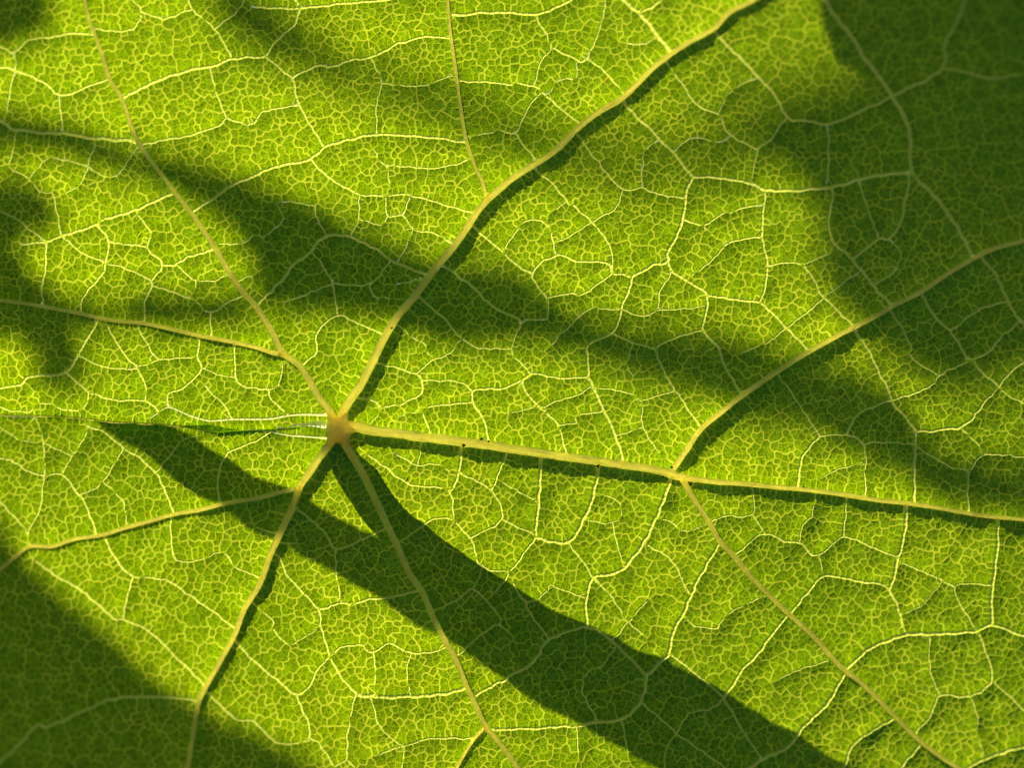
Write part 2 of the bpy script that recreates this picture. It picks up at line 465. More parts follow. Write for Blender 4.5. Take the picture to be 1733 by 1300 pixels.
for k, P, W in LINES:
    for i in range(len(P) - 1):
        SEG_A.append(P[i]); SEG_B.append(P[i + 1]); SEG_WA.append(W[i]); SEG_WB.append(W[i + 1]); SEG_K.append(k)
def field(P, rad, minw=0.):
    """distance from each point to the nearest traced vein, measured from its edge, and that vein's width"""
    P = np.asarray(P, float); n = len(P)
    D = np.full(n, 1e3); Wd = np.full(n, 1.)
    B = 40.; lo = np.array([-700., -700.]); G = 90
    ij = np.clip(((P - lo) / B).astype(int), 0, G - 1); key = ij[:, 0] * G + ij[:, 1]
    order = np.argsort(key, kind='stable'); ks = key[order]
    start = np.searchsorted(ks, np.arange(G * G + 1))
    for a, b, wa, wb in zip(SEG_A, SEG_B, SEG_WA, SEG_WB):
        if max(wa, wb) < minw: continue
        m0 = np.clip(((np.minimum(a, b) - rad - lo) / B).astype(int), 0, G - 1); m1 = np.clip(((np.maximum(a, b) + rad - lo) / B).astype(int), 0, G - 1)
        ids = np.concatenate([order[start[i * G + m0[1]]:start[i * G + m1[1] + 1]] for i in range(m0[0], m1[0] + 1)])
        if not len(ids): continue
        d, _, t = foot(P[ids], a, b); ww = wa + (wb - wa) * t; d = d - ww / 2
        q = d < D[ids]; D[ids[q]] = d[q]; Wd[ids[q]] = ww[q]
    return D, Wd
def margin_v(u): return np.interp(u, MARGIN[:, 0], MARGIN[:, 1])

# ------------------------------------------------------------------ the shape of the leaf: depth (in pixels, away from the camera)
gx = np.arange(-450, 2270, 5.); gy = np.arange(-450, 1780, 5.)
GU, GV = np.meshgrid(gx, gy, indexing='ij'); GP = np.c_[GU.ravel(), GV.ravel()]
def waves(P, lam, n, seed):
    r = np.random.default_rng(seed); z = 0
    for _ in range(n):
        a = r.random() * 6.283; l = lam * (0.6 + .9 * r.random()); z = z + np.sin((P[:, 0] * math.cos(a) + P[:, 1] * math.sin(a)) * 6.283 / l + r.random() * 6.283)
    return z / math.sqrt(n)
d_all, _ = field(GP, 70); d_big, _ = field(GP, 120, 8.0)
pill = -5.0 * (1 - np.exp(-np.maximum(d_all, 0) / 15.)) - 7.5 * (1 - np.exp(-np.maximum(d_big, 0) / 26.))
q = (GP[:, 0] - 660) * .62 - (GP[:, 1] - 620) * .78
base = np.where(q > 0, 230 * (np.abs(q) / 1000) ** 2.4, 300 * (np.abs(q) / 1000) ** 2.2)
sp_ = (GP[:, 0] - 800) * .62 + (GP[:, 1] - 640) * .785
GZ = (pill + base - 8.5e-5 * sp_ * sp_ + .6 * waves(GP, 55, 9, 3) + 4 * waves(GP, 330, 7, 4)).reshape(GU.shape)
def depth(P, lower=None):
    P = np.asarray(P, float)
    fx = np.clip((P[:, 0] - gx[0]) / 5, 0, len(gx) - 1.001); fy = np.clip((P[:, 1] - gy[0]) / 5, 0, len(gy) - 1.001)
    i, j = fx.astype(int), fy.astype(int); a, b = fx - i, fy - j
    z = GZ[i, j] * (1 - a) * (1 - b) + GZ[i + 1, j] * a * (1 - b) + GZ[i, j + 1] * (1 - a) * b + GZ[i + 1, j + 1] * a * b
    m = P[:, 1] - margin_v(P[:, 0]); near = np.clip((490 - P[:, 0]) / 40, 0, 1)
    z = z + 9 * near * np.exp(-np.abs(m) / 6.) * np.clip((P[:, 0] - 330) / 40, 0, 1)      # the crease where the two lobes meet
    if lower is not None:                                                                  # the lower lobe slides behind the upper
        g = np.clip((380 - P[:, 0]) / 230, 0, 1); g = g * g * (3 - 2 * g)
        z = z + lower * 50 * g * np.exp(-np.abs(m) / 110.)
    return z
def world(P, z):
    """pixel on the leaf and depth -> metres; the leaf is modelled where the lens sees it"""
    k = PX * (1 + z * PX / CAM_D)
    return np.c_[(P[:, 0] - 866.5) * k, z * PX, (650 - P[:, 1]) * k]

# ------------------------------------------------------------------ mesh linking
def mesh(name, verts, faces, mat, parent=None, smooth=True):
    me = bpy.data.meshes.new(name)
    if isinstance(faces, np.ndarray):
        nf, k = faces.shape
        me.vertices.add(len(verts)); me.vertices.foreach_set('co', np.asarray(verts, np.float32).ravel())
        me.loops.add(nf * k); me.loops.foreach_set('vertex_index', faces.astype(np.int32).ravel())
        me.polygons.add(nf); me.polygons.foreach_set('loop_start', np.arange(0, nf * k, k, dtype=np.int32))
        me.update(calc_edges=True)
    else:
        me.from_pydata([tuple(map(float, v)) for v in verts], [], faces); me.update()
    if smooth: me.polygons.foreach_set('use_smooth', np.ones(len(me.polygons), bool))
    me.materials.append(mat)
    o = bpy.data.objects.new(name, me); C.objects.link(o)
    if parent: o.parent = parent
    return o
def empty(name, label, cat, group=None, loc=(0, 0, 0)):
    o = bpy.data.objects.new(name, None); C.objects.link(o); o.empty_display_size = .01
    o['label'] = label; o['category'] = cat
    if group: o['group'] = group
    return o
LEAF = empty('leaf', 'backlit yellow-green leaf filling the view, its ribs meeting left of the centre', 'leaf')

# ------------------------------------------------------------------ seeds of the areoles
def relax_hex(x0, x1, y0, y1, s, jit):
    xs = np.arange(x0, x1, s); ys = np.arange(y0, y1, s * .9); a, b = np.meshgrid(xs, ys); a = a + (np.arange(len(ys)) % 2)[:, None] * s / 2
    P = np.c_[a.ravel(), b.ravel()]; return P + rng.uniform(-jit, jit, P.shape) * s
seeds = relax_hex(-80, 1814, -80, 1380, 10.9, .42)
far = relax_hex(-460, 2280, -440, 1760, 26, .36)
far = far[~((far[:, 0] > -92) & (far[:, 0] < 1826) & (far[:, 1] > -92) & (far[:, 1] < 1392))]
seeds = np.vstack([seeds, far]); seeds = seeds[inside(seeds, OUT)]
def pairs(P, W, off, sp):
    seg = np.hypot(*np.diff(P, axis=0).T); s = np.r_[0, np.cumsum(seg)]; n = max(1, int(s[-1] / sp))
    t = (np.arange(n) + .5) / n * s[-1] + rng.uniform(-.12, .12, n) * sp
    c = np.c_[np.interp(t, s, P[:, 0]), np.interp(t, s, P[:, 1])]; e = np.c_[np.interp(t + 1, s, P[:, 0]), np.interp(t + 1, s, P[:, 1])] - np.c_[np.interp(t - 1, s, P[:, 0]), np.interp(t - 1, s, P[:, 1])]
    e /= np.maximum(np.hypot(*e.T), 1e-6)[:, None]; n_ = np.c_[-e[:, 1], e[:, 0]]; o = (np.interp(t, s, W) / 2 + float(off))[:, None] * n_
    return np.vstack([c + o, c - o])
pr = [pairs(P, W, np.where(W.max() > 6.5, 5.2, 4.2), 9.5) for k, P, W in LINES] + [pairs(MARGIN[:-2], np.full(len(MARGIN) - 2, 1.), 5., 11.)]
pr = np.vstack(pr)
pr = pr[~((pr[:, 0] > 496) & (pr[:, 0] < 556) & (pr[:, 1] > 704) & (pr[:, 1] < 736))]
pr = np.vstack([pr] + [[(x, a - (x - 500) * b_), ] for x in range(499, 553, 7) for a, b_ in ((708.5, .01), (730.5, -.03))])
dP, wP = field(pr, 30); pr = pr[(dP > np.where(wP > 6.5, 2.2, 1.3))]; pr = pr[inside(pr, OUT)]
dS, wS = field(seeds, 30)
keep = (dS > np.where(wS > 0, 10.2, 0)) & (np.abs(seeds[:, 1] - margin_v(seeds[:, 0])) > np.where(seeds[:, 0] < 500, 10, 0))
seeds = seeds[keep]
allp = np.vstack([pr, seeds])
# thin out seeds that crowd one another
cell = {}; ok = np.ones(len(allp), bool)
for i, (x, y) in enumerate(allp):
    a, b = int(x // 5), int(y // 5); bad = False
    for da in (-1, 0, 1):
        for db in (-1, 0, 1):
            for (px, py) in cell.get((a + da, b + db), ()):
                if (px - x) ** 2 + (py - y) ** 2 < (5 if i < len(pr) else 32): bad = True; break
            if bad: break
        if bad: break
    if bad: ok[i] = False
    else: cell.setdefault((a, b), []).append((x, y))
P = allp[ok]; N = len(P)
ring = np.array([(1150 + 2600 * math.cos(a), 650 + 2400 * math.sin(a)) for a in np.linspace(0, 6.28, 60)])
allv = np.vstack([P, ring])
res = delaunay_2d_cdt([Vector(p) for p in allv], [], [], 0, 1e-6, False)
tri = np.array([t for t in res[2] if len(t) == 3]); PP = np.array([tuple(v) for v in res[0]])
A, B, Cc = PP[tri[:, 0]], PP[tri[:, 1]], PP[tri[:, 2]]
dd = 2 * (A[:, 0] * (B[:, 1] - Cc[:, 1]) + B[:, 0] * (Cc[:, 1] - A[:, 1]) + Cc[:, 0] * (A[:, 1] - B[:, 1])); dd[np.abs(dd) < 1e-9] = 1e-9
a2, b2, c2 = (A ** 2).sum(1), (B ** 2).sum(1), (Cc ** 2).sum(1)
CC = np.c_[(a2 * (B[:, 1] - Cc[:, 1]) + b2 * (Cc[:, 1] - A[:, 1]) + c2 * (A[:, 1] - B[:, 1])) / dd, (a2 * (Cc[:, 0] - B[:, 0]) + b2 * (A[:, 0] - Cc[:, 0]) + c2 * (B[:, 0] - A[:, 0])) / dd]
cen = (A + B + Cc) / 3
r = np.hypot(*(CC - cen).T); lim = 70.; f = np.minimum(1, lim / np.maximum(r, 1e-6)); CC = cen + (CC - cen) * f[:, None]
# pull the points lying close to a traced vein's centre line onto it is not needed: pairs straddle it

# coarser levels of the net
def level(spacing, off, sp, minw, amp, lam, seed):
    s = relax_hex(-500, 2300, -500, 1800, spacing, .38); d, _ = field(s, 60, minw); s = s[d > spacing * .42]
    p = np.vstack([pairs(Q, W, off, sp) for k, Q, W in LINES if W.max() >= minw] ); d, _ = field(p, 40, minw); p = p[d > off * .7]
    s = np.vstack([s, p])
    q = P + np.c_[waves(P, lam, 6, seed), waves(P, lam, 6, seed + 50)] * amp
    idx = np.empty(N, int); Bn = 60.; lo = -600.; G = 52
    kb = {}
    for i, (x, y) in enumerate(s): kb.setdefault((int((x - lo) // Bn), int((y - lo) // Bn)), []).append(i)
    kq = {}
    for i, (x, y) in enumerate(q): kq.setdefault((int((x - lo) // Bn), int((y - lo) // Bn)), []).append(i)
    for (a, b), ids in kq.items():
        c = [j for da in (-1, 0, 1) for db in (-1, 0, 1) for j in kb.get((a + da, b + db), ())]
        ids = np.array(ids); c = np.array(c) if c else np.array([0])
        D = ((q[ids][:, None] - s[c][None]) ** 2).sum(2); idx[ids] = c[D.argmin(1)]
    return idx
lev2 = level(50, 21, 44, 2.4, 3.0, 40, 11)
lev3 = level(26, 12, 24, 2.4, 2.5, 24, 12)

# Delaunay edges -> shared walls
E = np.vstack([tri[:, [0, 1]], tri[:, [1, 2]], tri[:, [2, 0]]]); T_ = np.tile(np.arange(len(tri)), 3)
E.sort(axis=1); o = np.lexsort((E[:, 1], E[:, 0])); E = E[o]; T_ = T_[o]
same = (E[:-1] == E[1:]).all(1); e0 = np.where(same)[0]
EI, EJ, TA, TB = E[e0, 0], E[e0, 1], T_[e0], T_[e0 + 1]
good = (EI < N) & (EJ < N); EI, EJ, TA, TB = EI[good], EJ[good], TA[good], TB[good]
coarse = (np.abs(P[EI, 0] - 866) > 950) | (np.abs(P[EI, 1] - 650) > 735)
ew = np.where(lev2[EI] != lev2[EJ], 2.6, np.where(lev3[EI] != lev3[EJ], 1.9, rng.uniform(.6, 1.15, len(EI))))
# veinlets fade in places: some of the finest walls are very thin
thin = (ew < 1.7) & (rng.random(len(ew)) < .25); ew[thin] = .35
# corner table: (cell, triangle)
NT = len(tri)
cellid = tri.ravel(); tid = np.repeat(np.arange(NT), 3); m = cellid < N; cellid, tid = cellid[m], tid[m]
hull = np.zeros(N, bool); bad_t = (tri >= N).any(1); hull[tri[bad_t].ravel()[tri[bad_t].ravel() < N]] = True
seed_side = (P[:, 1] > margin_v(P[:, 0])) & (P[:, 0] < 500)
dseed, _ = field(P, 30); drop = hull | (dseed < .5)
ang = np.arctan2(CC[tid, 1] - P[cellid, 1], CC[tid, 0] - P[cellid, 0])
o = np.lexsort((ang, cellid)); cellid, tid = cellid[o], tid[o]
K = cellid.astype(np.int64) * NT + tid; ko = np.argsort(K); Ks = K[ko]
def corner(c, t): return ko[np.searchsorted(Ks, c.astype(np.int64) * NT + t)]
cw = np.zeros(len(K))                                   # inset ratio for every corner
a_, b_ = CC[TA], CC[TB]; ab = b_ - a_; ln = np.maximum(np.hypot(*ab.T), 1e-6)
for c in (EI, EJ):
    dist = np.maximum(np.abs((P[c, 0] - a_[:, 0]) * ab[:, 1] - (P[c, 1] - a_[:, 1]) * ab[:, 0]) / ln, 1.)
    rat = np.clip(ew / 2 / dist, 0.02, .45)
    for t in (TA, TB): np.maximum.at(cw, corner(c, t), rat)
X = CC[tid] + (P[cellid] - CC[tid]) * cw[:, None]
ndx = np.where(field(P, 16)[0][cellid] < 14)[0]         # a cell never reaches across a vein
tc = np.ones(len(ndx)); done = np.zeros(len(ndx), bool)
for tm in (.25, .4, .55, .7, .85):
    d, wv = field(P[cellid[ndx]] + (X[ndx] - P[cellid[ndx]]) * tm, 12); hit = (d < -.12 * wv) & ~done
    tc[hit] = tm; done |= hit
X[ndx] = P[cellid[ndx]] + (X[ndx] - P[cellid[ndx]]) * tc[:, None]
d, wv = field(X, 12); mk = np.where(d < -.10 * wv)[0]          # trim the cells to the edge of the thick veins
X0 = X[mk]; Xs = P[cellid[mk]]; ta_ = np.zeros(len(mk)); tb_ = np.ones(len(mk))
for _ in range(6):
    tm = (ta_ + tb_) / 2; d, wv = field(X0 + (Xs - X0) * tm[:, None], 12); inn = d < -.10 * wv
    ta_ = np.where(inn, tm, ta_); tb_ = np.where(inn, tb_, tm)
X[mk] = X0 + (Xs - X0) * np.minimum(tb_, .9)[:, None]
first = np.r_[True, cellid[1:] != cellid[:-1]]; nxt = np.arange(len(K)) + 1
starts = np.where(first)[0]; ends = np.r_[starts[1:], len(K)]; nxt[ends - 1] = starts
cellN = np.full(N, 0); cellN[cellid[starts]] = ends - starts
dC, wC = field(CC, 14)
NZ = 0
for low in (0, 1):
    cs = ~drop & (seed_side == bool(low))
    km = cs[cellid]; idx = np.where(km)[0]
    zc = depth(X[idx], low)
    # ring half-way, puffed towards the camera
    mid = X[idx] + (P[cellid[idx]] - X[idx]) * .38
    sz = np.hypot(*(X[idx] - P[cellid[idx]]).T)
    ri = rng.uniform(.75, 1.25, N)
    zm = depth(mid, low) - np.minimum(sz, 9) * .045 * ri[cellid[idx]]
    cells = np.where(cs & (cellN > 2))[0]; remap = np.full(N, -1); remap[cells] = np.arange(len(cells))
    zp = depth(P[cells], low) - .45 * ri[cells]
    v = np.vstack([world(X[idx], zc), world(mid, zm), world(P[cells], zp)])
    loc = np.full(len(K), -1); loc[idx] = np.arange(len(idx)); n1 = len(idx)
    nx = loc[nxt[idx]]; me_ = np.arange(n1)
    f = np.vstack([np.c_[me_, nx, nx + n1], np.c_[me_, nx + n1, me_ + n1], np.c_[me_ + n1, nx + n1, 2 * n1 + remap[cellid[idx]]]])
    o1 = mesh('blade', v, f, M_BLADE, LEAF)
    o1['kind'] = 'stuff'
    o1['label'] = 'leaf tissue of the lower left lobe, tucked behind the other' if low else 'green leaf tissue of the main blade, in tiny puffed cells'
    # the walls between cells: two slopes up to a ridge on the sun side
    sm = cs[EI] & cs[EJ]
    if not low: sm |= ~drop[EI] & ~drop[EJ] & (seed_side[EI] != seed_side[EJ]) & (np.minimum(P[EI, 1] - margin_v(P[EI, 0]), P[EJ, 1] - margin_v(P[EJ, 0])) > 1)
    mc, wm = field((CC[TA] + CC[TB]) / 2, 14) if not low else (mc, wm)
    sm = sm & ~((mc < -.12 * wm) & (dC[TA] < -.12 * wC[TA]) & (dC[TB] < -.12 * wC[TB]))
    i, j, ta, tb, we = EI[sm], EJ[sm], TA[sm], TB[sm], ew[sm]
    rd = np.zeros(NT); np.maximum.at(rd, ta, we); np.maximum.at(rd, tb, we)
    q = [X[corner(i, ta)], X[corner(i, tb)], X[corner(j, ta)], X[corner(j, tb)]]
    n = len(i); pts = q + [CC[ta], CC[tb]]
    zs = [depth(p_, low) for p_ in q] + [depth(CC[ta], low) + .2 * rd[ta], depth(CC[tb], low) + .2 * rd[tb]]
    v = np.vstack([world(p_, z_) for p_, z_ in zip(pts, zs)]); a = np.arange(n)
    f = np.vstack([np.c_[a, a + n, a + 5 * n, a + 4 * n], np.c_[a + 4 * n, a + 5 * n, a + 3 * n, a + 2 * n]])
    qc = np.vstack([(q[0] + q[1] + CC[ta] + CC[tb]) / 4, (q[2] + q[3] + CC[ta] + CC[tb]) / 4]); dq, wq = field(qc, 12); kq_ = ~((dq < -.3 * wq) & (wq > 2)); f = f[kq_]
    o2 = mesh('vein_network', v, f, M_NET, LEAF, smooth=False); o2['kind'] = 'stuff'; o2.data.materials.append(M_NETM); o2.data.materials.append(M_NETF); fine_ = (we < 2.2).astype(np.int32) + (we < 1.6); o2.data.polygons.foreach_set('material_index', np.r_[fine_, fine_][kq_])
    NZ += len(f)

# the strip of the lower lobe that lies hidden behind the upper one, and the upper lobe's rim
us = np.arange(-330, 508, 9.); rows = np.linspace(1, -14, 4)
pts = np.array([(u, margin_v(u) + (rr if u < 350 else rr * (.25 + .75 * max(0, 1 - (u - 350) / 60)) + min(1, (u - 350) / 60) * 3)) for u in us for rr in rows]); g = np.clip((380 - pts[:, 0]) / 230, 0, 1); g = g * g * (3 - 2 * g)
v = world(pts, depth(pts) + 50 * g * np.exp(-np.abs(pts[:, 1] - margin_v(pts[:, 0])) / 110.) + .4)
nr = len(rows); f = [(a * nr + b, a * nr + b + 1, (a + 1) * nr + b + 1, (a + 1) * nr + b) for a in range(len(us) - 1) for b in range(nr - 1)]
mesh('hidden_lobe_edge', v, f, M_BLADE, LEAF)

# ------------------------------------------------------------------ tubes: ribs and veins
def tube_px(P, W, back, front, sides, lower=None, zoff=0., taper_end=False):
    t = np.gradient(P, axis=0); t /= np.maximum(np.hypot(*t.T), 1e-6)[:, None]; n_ = np.c_[-t[:, 1], t[:, 0]]
    z0 = depth(P, lower) + zoff; V_, F_ = [], []; ns = sides
    for i in range(len(P)):
        r = W[i] / 2; ph = np.arange(ns) / ns * 2 * math.pi
        cu = P[i] + np.outer(np.cos(ph) * r, n_[i]); s = np.sin(ph)
        dz = np.where(s > 0, s * r * back, s * r * front)
        V_.append(np.c_[cu, z0[i] + dz])
    V_ = np.vstack(V_)
    for i in range(len(P) - 1):
        for k in range(ns):
            a, b = i * ns + k, i * ns + (k + 1) % ns; F_.append((a, b, b + ns, a + ns))
    return world(V_[:, :2], V_[:, 2]), F_
def ridge_px(P, W, back, lower=None, off=-.7):
    """a small vein: one continuous skin, standing a little proud of the blade"""
    t = np.gradient(P, axis=0); t /= np.maximum(np.hypot(*t.T), 1e-6)[:, None]; n_ = np.c_[-t[:, 1], t[:, 0]]
    z0 = depth(P, lower) + off; V_, F_ = [], []
    prof = np.array([(-1, 0), (-.72, .62), (0, 1), (.72, .62), (1, 0)]); ns = 5
    for i in range(len(P)):
        r = W[i] / 2 * 1.1; e = 1 if 0 < i < len(P) - 1 else .4
        V_.append(np.c_[P[i] + np.outer(prof[:, 0] * r, n_[i]), z0[i] - prof[:, 1] * r * back * e])
    V_ = np.vstack(V_)
    for i in range(len(P) - 1):
        for k in range(ns - 1): a = i * ns + k; F_.append((a, a + 1, a + 1 + ns, a + ns))
    return world(V_[:, :2], V_[:, 2]), F_
names = {'m': 'main_rib', 'w': 'pale_scar', 's': 'side_rib', 'p': 'pale_vein', 'c': 'cross_vein'}
for k, Q, W in LINES:
    low = float(((Q[:, 1] > margin_v(Q[:, 0])) & (Q[:, 0] < 500)).mean() > .6)
    back, front, sides = {'m': (1.95, .5, 16), 's': (1.9, .5, 12), 'p': (.4, .5, 8), 'w': (.2, .5, 8), 'c': (.42, .55, 6)}[k]
    W2 = W.copy()
    if k == 'w': W2 = W2 * 1.0
    v, f = ridge_px(Q, W2, back, low, -4.5 if k == 'w' else -.6) if k in 'cpw' else tube_px(Q, W2, back, front, sides, low, zoff=-.4)
    ob = mesh(names[k], v, f, {'m': M_RIB, 's': M_RIB, 'p': M_PALE, 'w': M_WHITE, 'c': M_CROSS}[k], LEAF)
    if k in 'ms':
        at = ob.data.attributes.new('fibre', 'FLOAT_VECTOR', 'POINT'); nn = len(Q); rr = np.arange(sides) / sides * 2 * math.pi
        fv = np.zeros((nn, sides, 3)); fv[:, :, 0] = np.cos(rr) * 5; fv[:, :, 1] = np.sin(rr) * 5; fv[:, :, 2] = (np.arange(nn) * 6 / 45.)[:, None] + len(ob.name)
        at.data.foreach_set('vector', fv.ravel())
# short pale hairs standing out from the ribs
HV, HF = [], []
for k, Q, W in LINES:
    if k not in 'ms': continue
    t = np.gradient(Q, axis=0); t /= np.maximum(np.hypot(*t.T), 1e-6)[:, None]; z0 = depth(Q)
    for i in range(len(Q)):
        if not (-40 < Q[i][0] < 1780 and -40 < Q[i][1] < 1340): continue
        for h in range(rng.integers(2, 6)):
            sd = rng.choice((-1, 1)); nrm = np.array([-t[i][1], t[i][0]]) * sd
            b = Q[i] + t[i] * rng.uniform(-3, 3) + nrm * W[i] * rng.uniform(.15, .47); d = nrm * rng.uniform(2.5, 6.5) + t[i] * rng.uniform(-3, 3)
            za = z0[i] + rng.uniform(-2, 3); zb = za - rng.uniform(0, 3.5); p = np.array([-d[1], d[0]]) / max(np.hypot(*d), .1) * .33
            q3 = world(np.array([b + p, b - p, b + d]), np.array([za, za, zb])); n0 = len(HV); HV += list(q3); HF.append((n0, n0 + 1, n0 + 2))
hr = mesh('rib_hairs', HV, HF, M_PALE, LEAF, smooth=False); hr['kind'] = 'stuff'
mp = catmull(MARGIN[MARGIN[:, 0] < 380], 8); mp = mp + np.c_[np.zeros(len(mp)), waves(mp, 40, 4, 9) * .7 - 1]
v, f = ridge_px(mp, np.full(len(mp), 3.0), .5, 0)
mesh('lobe_rim', v, f, M_RIM, LEAF)

# ------------------------------------------------------------------ the heart of the leaf and its stalk
def blob(name, c, rad, rz, mat, parent, amp=.18, seed=1, zc=0., seg=28, lobes=None):
    r = np.random.default_rng(seed); ph = r.random(6) * 6.28; V_, F_ = [], []; n2 = seg // 2
    for a in range(n2 + 1):
        th = math.pi * a / n2
        for b in range(seg):
            p = 2 * math.pi * b / seg
            k = 1 + amp * (math.sin(3 * p + ph[0]) * .5 + math.sin(5 * p + ph[1]) * .3 + math.sin(7 * p + 3 * th + ph[2]) * .2)
            k += amp * .35 * (math.sin(11 * p + 5 * th + ph[3]) + math.sin(17 * p - 9 * th + ph[4])) * .4
            if lobes: k += sum(h * math.exp(-((math.atan2(math.sin(p - q_), math.cos(p - q_))) / .22) ** 2) for q_, h in lobes)
            V_.append((c[0] + rad * k * math.sin(th) * math.cos(p), c[1] + rad * k * math.sin(th) * math.sin(p), zc + rz * math.cos(th)))
    for a in range(n2):
        for b in range(seg):
            F_.append((a * seg + b, a * seg + (b + 1) % seg, (a + 1) * seg + (b + 1) % seg, (a + 1) * seg + b))
    V_ = np.array(V_); return mesh(name, world(V_[:, :2], V_[:, 2]), F_, mat, parent)
z_h = float(depth(np.array([[572., 726.]]))[0])
dirs = [math.atan2(-41, -31), math.atan2(-41, 18), math.atan2(2, 61), math.atan2(32, 20), math.atan2(33, -25)]
heart = blob('leaf_heart', (573, 727), 24, 15, M_HEART, LEAF, .12, 5, z_h + 4, 48, [(d, .55) for d in dirs])
heart['label'] = 'brownish knot where the ribs meet the stalk'
def tube3(pts, rad, sides=12):
    pts = [Vector(p) for p in pts]; V_, F_ = [], []
    for i, p in enumerate(pts):
        t = (pts[min(i + 1, len(pts) - 1)] - pts[max(i - 1, 0)]).normalized()
        a = t.cross(Vector((.3, .2, .93))).normalized(); b = t.cross(a)
        for k in range(sides):
            q_ = 2 * math.pi * k / sides; V_.append(tuple(p + (a * math.cos(q_) + b * math.sin(q_)) * rad[i]))
    for i in range(len(pts) - 1):
        for k in range(sides):
            a, b = i * sides + k, i * sides + (k + 1) % sides; F_.append((a, b, b + sides, a + sides))
    F_.append(tuple(range(sides))[::-1]); F_.append(tuple((len(pts) - 1) * sides + k for k in range(sides)))
    return V_, F_
def shade_pt(p, t, low=None):
    """the place, t metres towards the sun, whose shadow falls on pixel p of the leaf"""
    b = world(np.array([p], float), depth(np.array([p], float), low))[0]; return Vector(b) + SUN * t
cp = catmull([(572, 730), (588, 775), (612, 818), (648, 868), (705, 922), (775, 975), (870, 1040), (985, 1105), (1170, 1195), (1290, 1262), (1480, 1390), (1700, 1560)], 30)
n = len(cp)
pts = [shade_pt(p, .0030 + .050 * min(1, (i / n) * 1.7) ** 1.1) for i, p in enumerate(cp)]
pts[0] = Vector(world(np.array([[574., 728.]]), np.array([z_h + 34]))[0]); pts[1] = (pts[0] + pts[2]) / 2
v, f = tube3(pts, [min(.0022 + .0005 * i, .0033) + .0006 * i / n for i in range(n)], 16)
st = mesh('leaf_stalk', v, f, M_STEM, LEAF); st['label'] = 'round green stalk behind the blade'

# ------------------------------------------------------------------ the plants behind, between the leaf and the sun
def shading_leaf(label, outline, t, dome=.012, tilt=(0, 0), rib=None, name='neighbouring_leaf'):
    root = empty(name, label, 'leaf', 'leaves behind that shade the blade')
    Oo = catmull(list(outline) + [outline[0]], 14)[:-1]; Oo = Oo + np.c_[waves(Oo, 45, 5, int(t * 100)), waves(Oo, 52, 5, int(t * 77))] * 2.2
    lo, hi = Oo.min(0), Oo.max(0); gg = relax_hex(lo[0], hi[0], lo[1], hi[1], 45, .25); gg = gg[inside(gg, Oo)]
    md = np.array([np.hypot(*(Oo - p).T).min() for p in gg]) if len(gg) else np.array([]); gg = gg[md > 18] if len(gg) else gg
    al = np.vstack([Oo, gg]); n0 = len(Oo)
    rs = delaunay_2d_cdt([Vector(p) for p in al], [], [list(range(n0))], 1, 1e-6, False)
    vv = np.array([tuple(p) for p in rs[0]]); tr = np.array([tuple(t_) for t_ in rs[2]]); tr = [tuple(int(a) for a in t_) for t_ in tr[inside(vv[tr].mean(1), Oo)]]
    c = Oo.mean(0); z = []
    for p in vv:
        e = np.hypot(*(Oo - p).T).min()
        z.append(t + tilt[0] * (p[0] - c[0]) * PX + tilt[1] * (p[1] - c[1]) * PX + dome * min(e, 120) / 120)
    W3 = [shade_pt(p, zz) for p, zz in zip(vv, z)]; th = SUN * .00035
    k = len(W3); verts = [tuple(p) for p in W3] + [tuple(p + th) for p in W3]
    cnt = {}
    for t_ in tr:
        for a in range(3): cnt[(t_[a], t_[(a + 1) % 3])] = 1
    faces = tr + [tuple(a + k for a in t_[::-1]) for t_ in tr]
    for (a, b) in cnt:
        if (b, a) not in cnt: faces.append((b, a, a + k, b + k))
    mesh('blade', verts, faces, M_BACKLEAF, root)
    if rib:
        rp = catmull(rib, 30); zz = [t + tilt[0] * (p[0] - c[0]) * PX + tilt[1] * (p[1] - c[1]) * PX + dome * .6 for p in rp]
        v, f = tube3([shade_pt(p, z_) for p, z_ in zip(rp, zz)], [.0012 * (1 - .6 * i / len(rp)) for i in range(len(rp))], 8)
        mesh('midrib', v, f, M_STEM, root)
    return root
shading_leaf('long narrow leaf behind, casting the dark diagonal band across the upper middle', [(-260, 140), (0, 180), (120, 207), (240, 250), (330, 266), (420, 300), (520, 337), (620, 387), (720, 425), (800, 435), (870, 450), (940, 506), (1040, 541), (1150, 552), (1260, 568), (1400, 606), (1500, 650), (1545, 700), (1570, 748), (1620, 757), (1680, 772), (1800, 765), (2000, 780), (2000, 900), (1800, 885), (1700, 870), (1600, 855), (1540, 810), (1450, 775), (1400, 740), (1290, 718), (1200, 674), (1100, 650), (1010, 614), (900, 588), (760, 590), (700, 562), (640, 545), (560, 535), (480, 530), (430, 508), (424, 450), (400, 400), (330, 345), (250, 310), (180, 288), (100, 262), (20, 258), (-260, 300)], .50, rib=[(-200, 200), (300, 300), (700, 500), (1200, 620), (1700, 810)])
shading_leaf('ragged leaf behind, shading the left edge above the fold', [(-260, 290), (0, 296), (55, 305), (92, 340), (96, 388), (52, 405), (42, 440), (90, 488), (180, 512), (245, 488), (310, 495), (390, 492), (450, 520), (420, 548), (330, 555), (200, 555), (135, 575), (150, 630), (110, 670), (60, 650), (48, 590), (0, 572), (-260, 560)], .50, rib=[(-200, 420), (100, 520), (350, 530)])
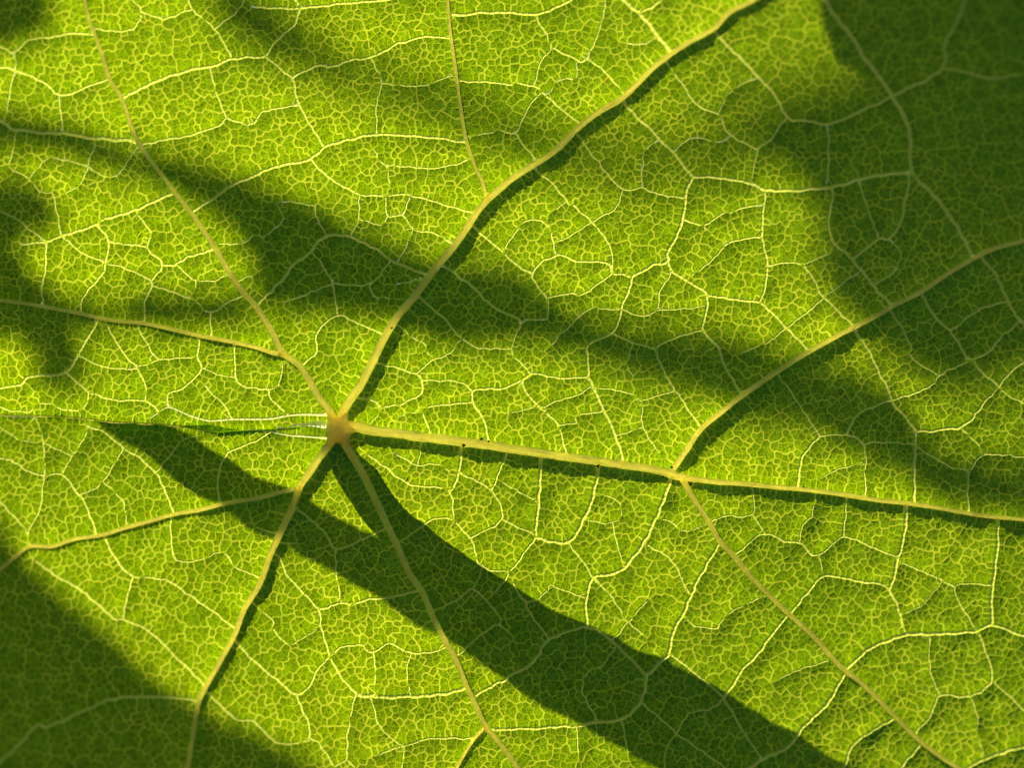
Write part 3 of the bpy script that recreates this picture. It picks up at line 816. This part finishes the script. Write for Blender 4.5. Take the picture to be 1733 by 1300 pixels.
shading_leaf('broad leaf behind, shading the right-hand side with a soft edge', [(1460, -260), (1460, 40), (1425, 105), (1345, 132), (1290, 170), (1268, 220), (1290, 265), (1350, 310), (1385, 360), (1375, 430), (1395, 500), (1450, 555), (1490, 605), (1560, 645), (1640, 685), (1690, 668), (1800, 650), (2250, 660), (2300, -260)], .75, dome=.004, rib=[(2200, 600), (1800, 300), (1450, 200)])
shading_leaf('near leaf behind, shading the top right corner with a crisp edge', [(1380, -260), (1388, 0), (1400, 60), (1410, 92), (1450, 112), (1560, 130), (1800, 150), (2300, 170), (2300, -260)], .17, dome=.004, rib=[(2200, 0), (1800, -60), (1450, -100)])
shading_leaf('leaf tip behind, shading the top left corner', [(-300, -260), (55, -260), (82, -40), (88, 0), (94, 32), (68, 66), (30, 74), (0, 80), (-300, 90)], .5, rib=[(-200, -200), (50, 20)])
shading_leaf('slender far leaf behind, giving the faint dim band along the top', [(325, -140), (425, -20), (500, 50), (605, 100), (720, 130), (820, 176), (950, 212), (1080, 235), (1190, 212), (1260, 165), (1310, 150), (1340, 190), (1295, 275), (1170, 305), (1000, 300), (900, 274), (800, 230), (700, 186), (595, 154), (480, 112), (390, 60), (280, -110)], .80, rib=[(350, -60), (700, 160), (1100, 255), (1290, 200)])
shading_leaf('rounded leaf behind, shading the bottom left corner', [(-320, 780), (-20, 865), (30, 930), (80, 985), (150, 1045), (200, 1085), (262, 1150), (330, 1182), (342, 1205), (400, 1224), (470, 1258), (545, 1305), (640, 1420), (600, 1600), (-320, 1600)], .55, rib=[(-200, 1500), (100, 1150), (50, 1000)])
stem = empty('plant_stem', 'thick green stem behind, casting the crisp dark band below the leaf heart', 'stem')
cp = catmull([(172, 711), (200, 717), (245, 730), (330, 790), (420, 840), (500, 882), (600, 940), (700, 1000), (800, 1058), (905, 1125), (1040, 1195), (1190, 1280), (1340, 1370), (1540, 1510)], 40)
n = len(cp); rad = np.interp(cp[:, 0], [150, 180, 240, 330, 420, 700, 950, 1500], [.0004, .0014, .0030, .0042, .0038, .0040, .0050, .0058])
v, f = tube3([shade_pt(p, .085, 1) for p in cp], list(rad), 16); mesh('stem_skin', v, f, M_STEM, stem)
for u, v_ in ((430, 848), (830, 1085)):
    c = shade_pt((u, v_), .085); bm_r = .0046
    V_, F_ = [], []
    for a in range(7):
        th = math.pi * a / 6
        for b in range(12):
            p = 2 * math.pi * b / 12; V_.append(tuple(c + Vector((math.sin(th) * math.cos(p), math.sin(th) * math.sin(p), math.cos(th) * .8)) * bm_r))
    for a in range(6):
        for b in range(12): F_.append((a * 12 + b, a * 12 + (b + 1) % 12, (a + 1) * 12 + (b + 1) % 12, (a + 1) * 12 + b))
    mesh('stem_node', V_, F_, M_STEM, stem)

# ------------------------------------------------------------------ specks of dirt lying on the leaf
for i, (u, v_, s, lab) in enumerate([
        (815, 743, 3.0, 'dark speck on the upper edge of the horizontal rib, left one of two close together'),
        (827, 747, 2.4, 'smaller dark speck just right of its neighbour on the upper edge of the horizontal rib'),
        (785, 754, 3.4, 'flat dark speck on the lower edge of the horizontal rib'),
        (1012, 789, 3.4, 'round black speck where a cross vein leaves the horizontal rib'),
        (1122, 807, 2.6, 'short dark hair-like speck below the rib just before it forks'),
        (1137, 791, 2.6, 'brown speck in the crotch above the fork of the rib'),
        (1169, 820, 2.6, 'brown speck in the crotch below the fork of the rib'),
        (663, 555, 2.2, 'reddish speck beside the rib rising from the leaf heart'),
        (1360, 824, 2.0, 'tiny dark speck on the right part of the horizontal rib')]):
    z = float(depth(np.array([[u, float(v_)]]))[0]) - 5.5
    o = blob('speck', (u, v_), s * .85, s * .55, M_SPECK, None, .5, 20 + i, z, 12); o['label'] = lab; o['category'] = 'speck'
print('cells', N, 'walls', NZ, 'objects', len(S.objects))
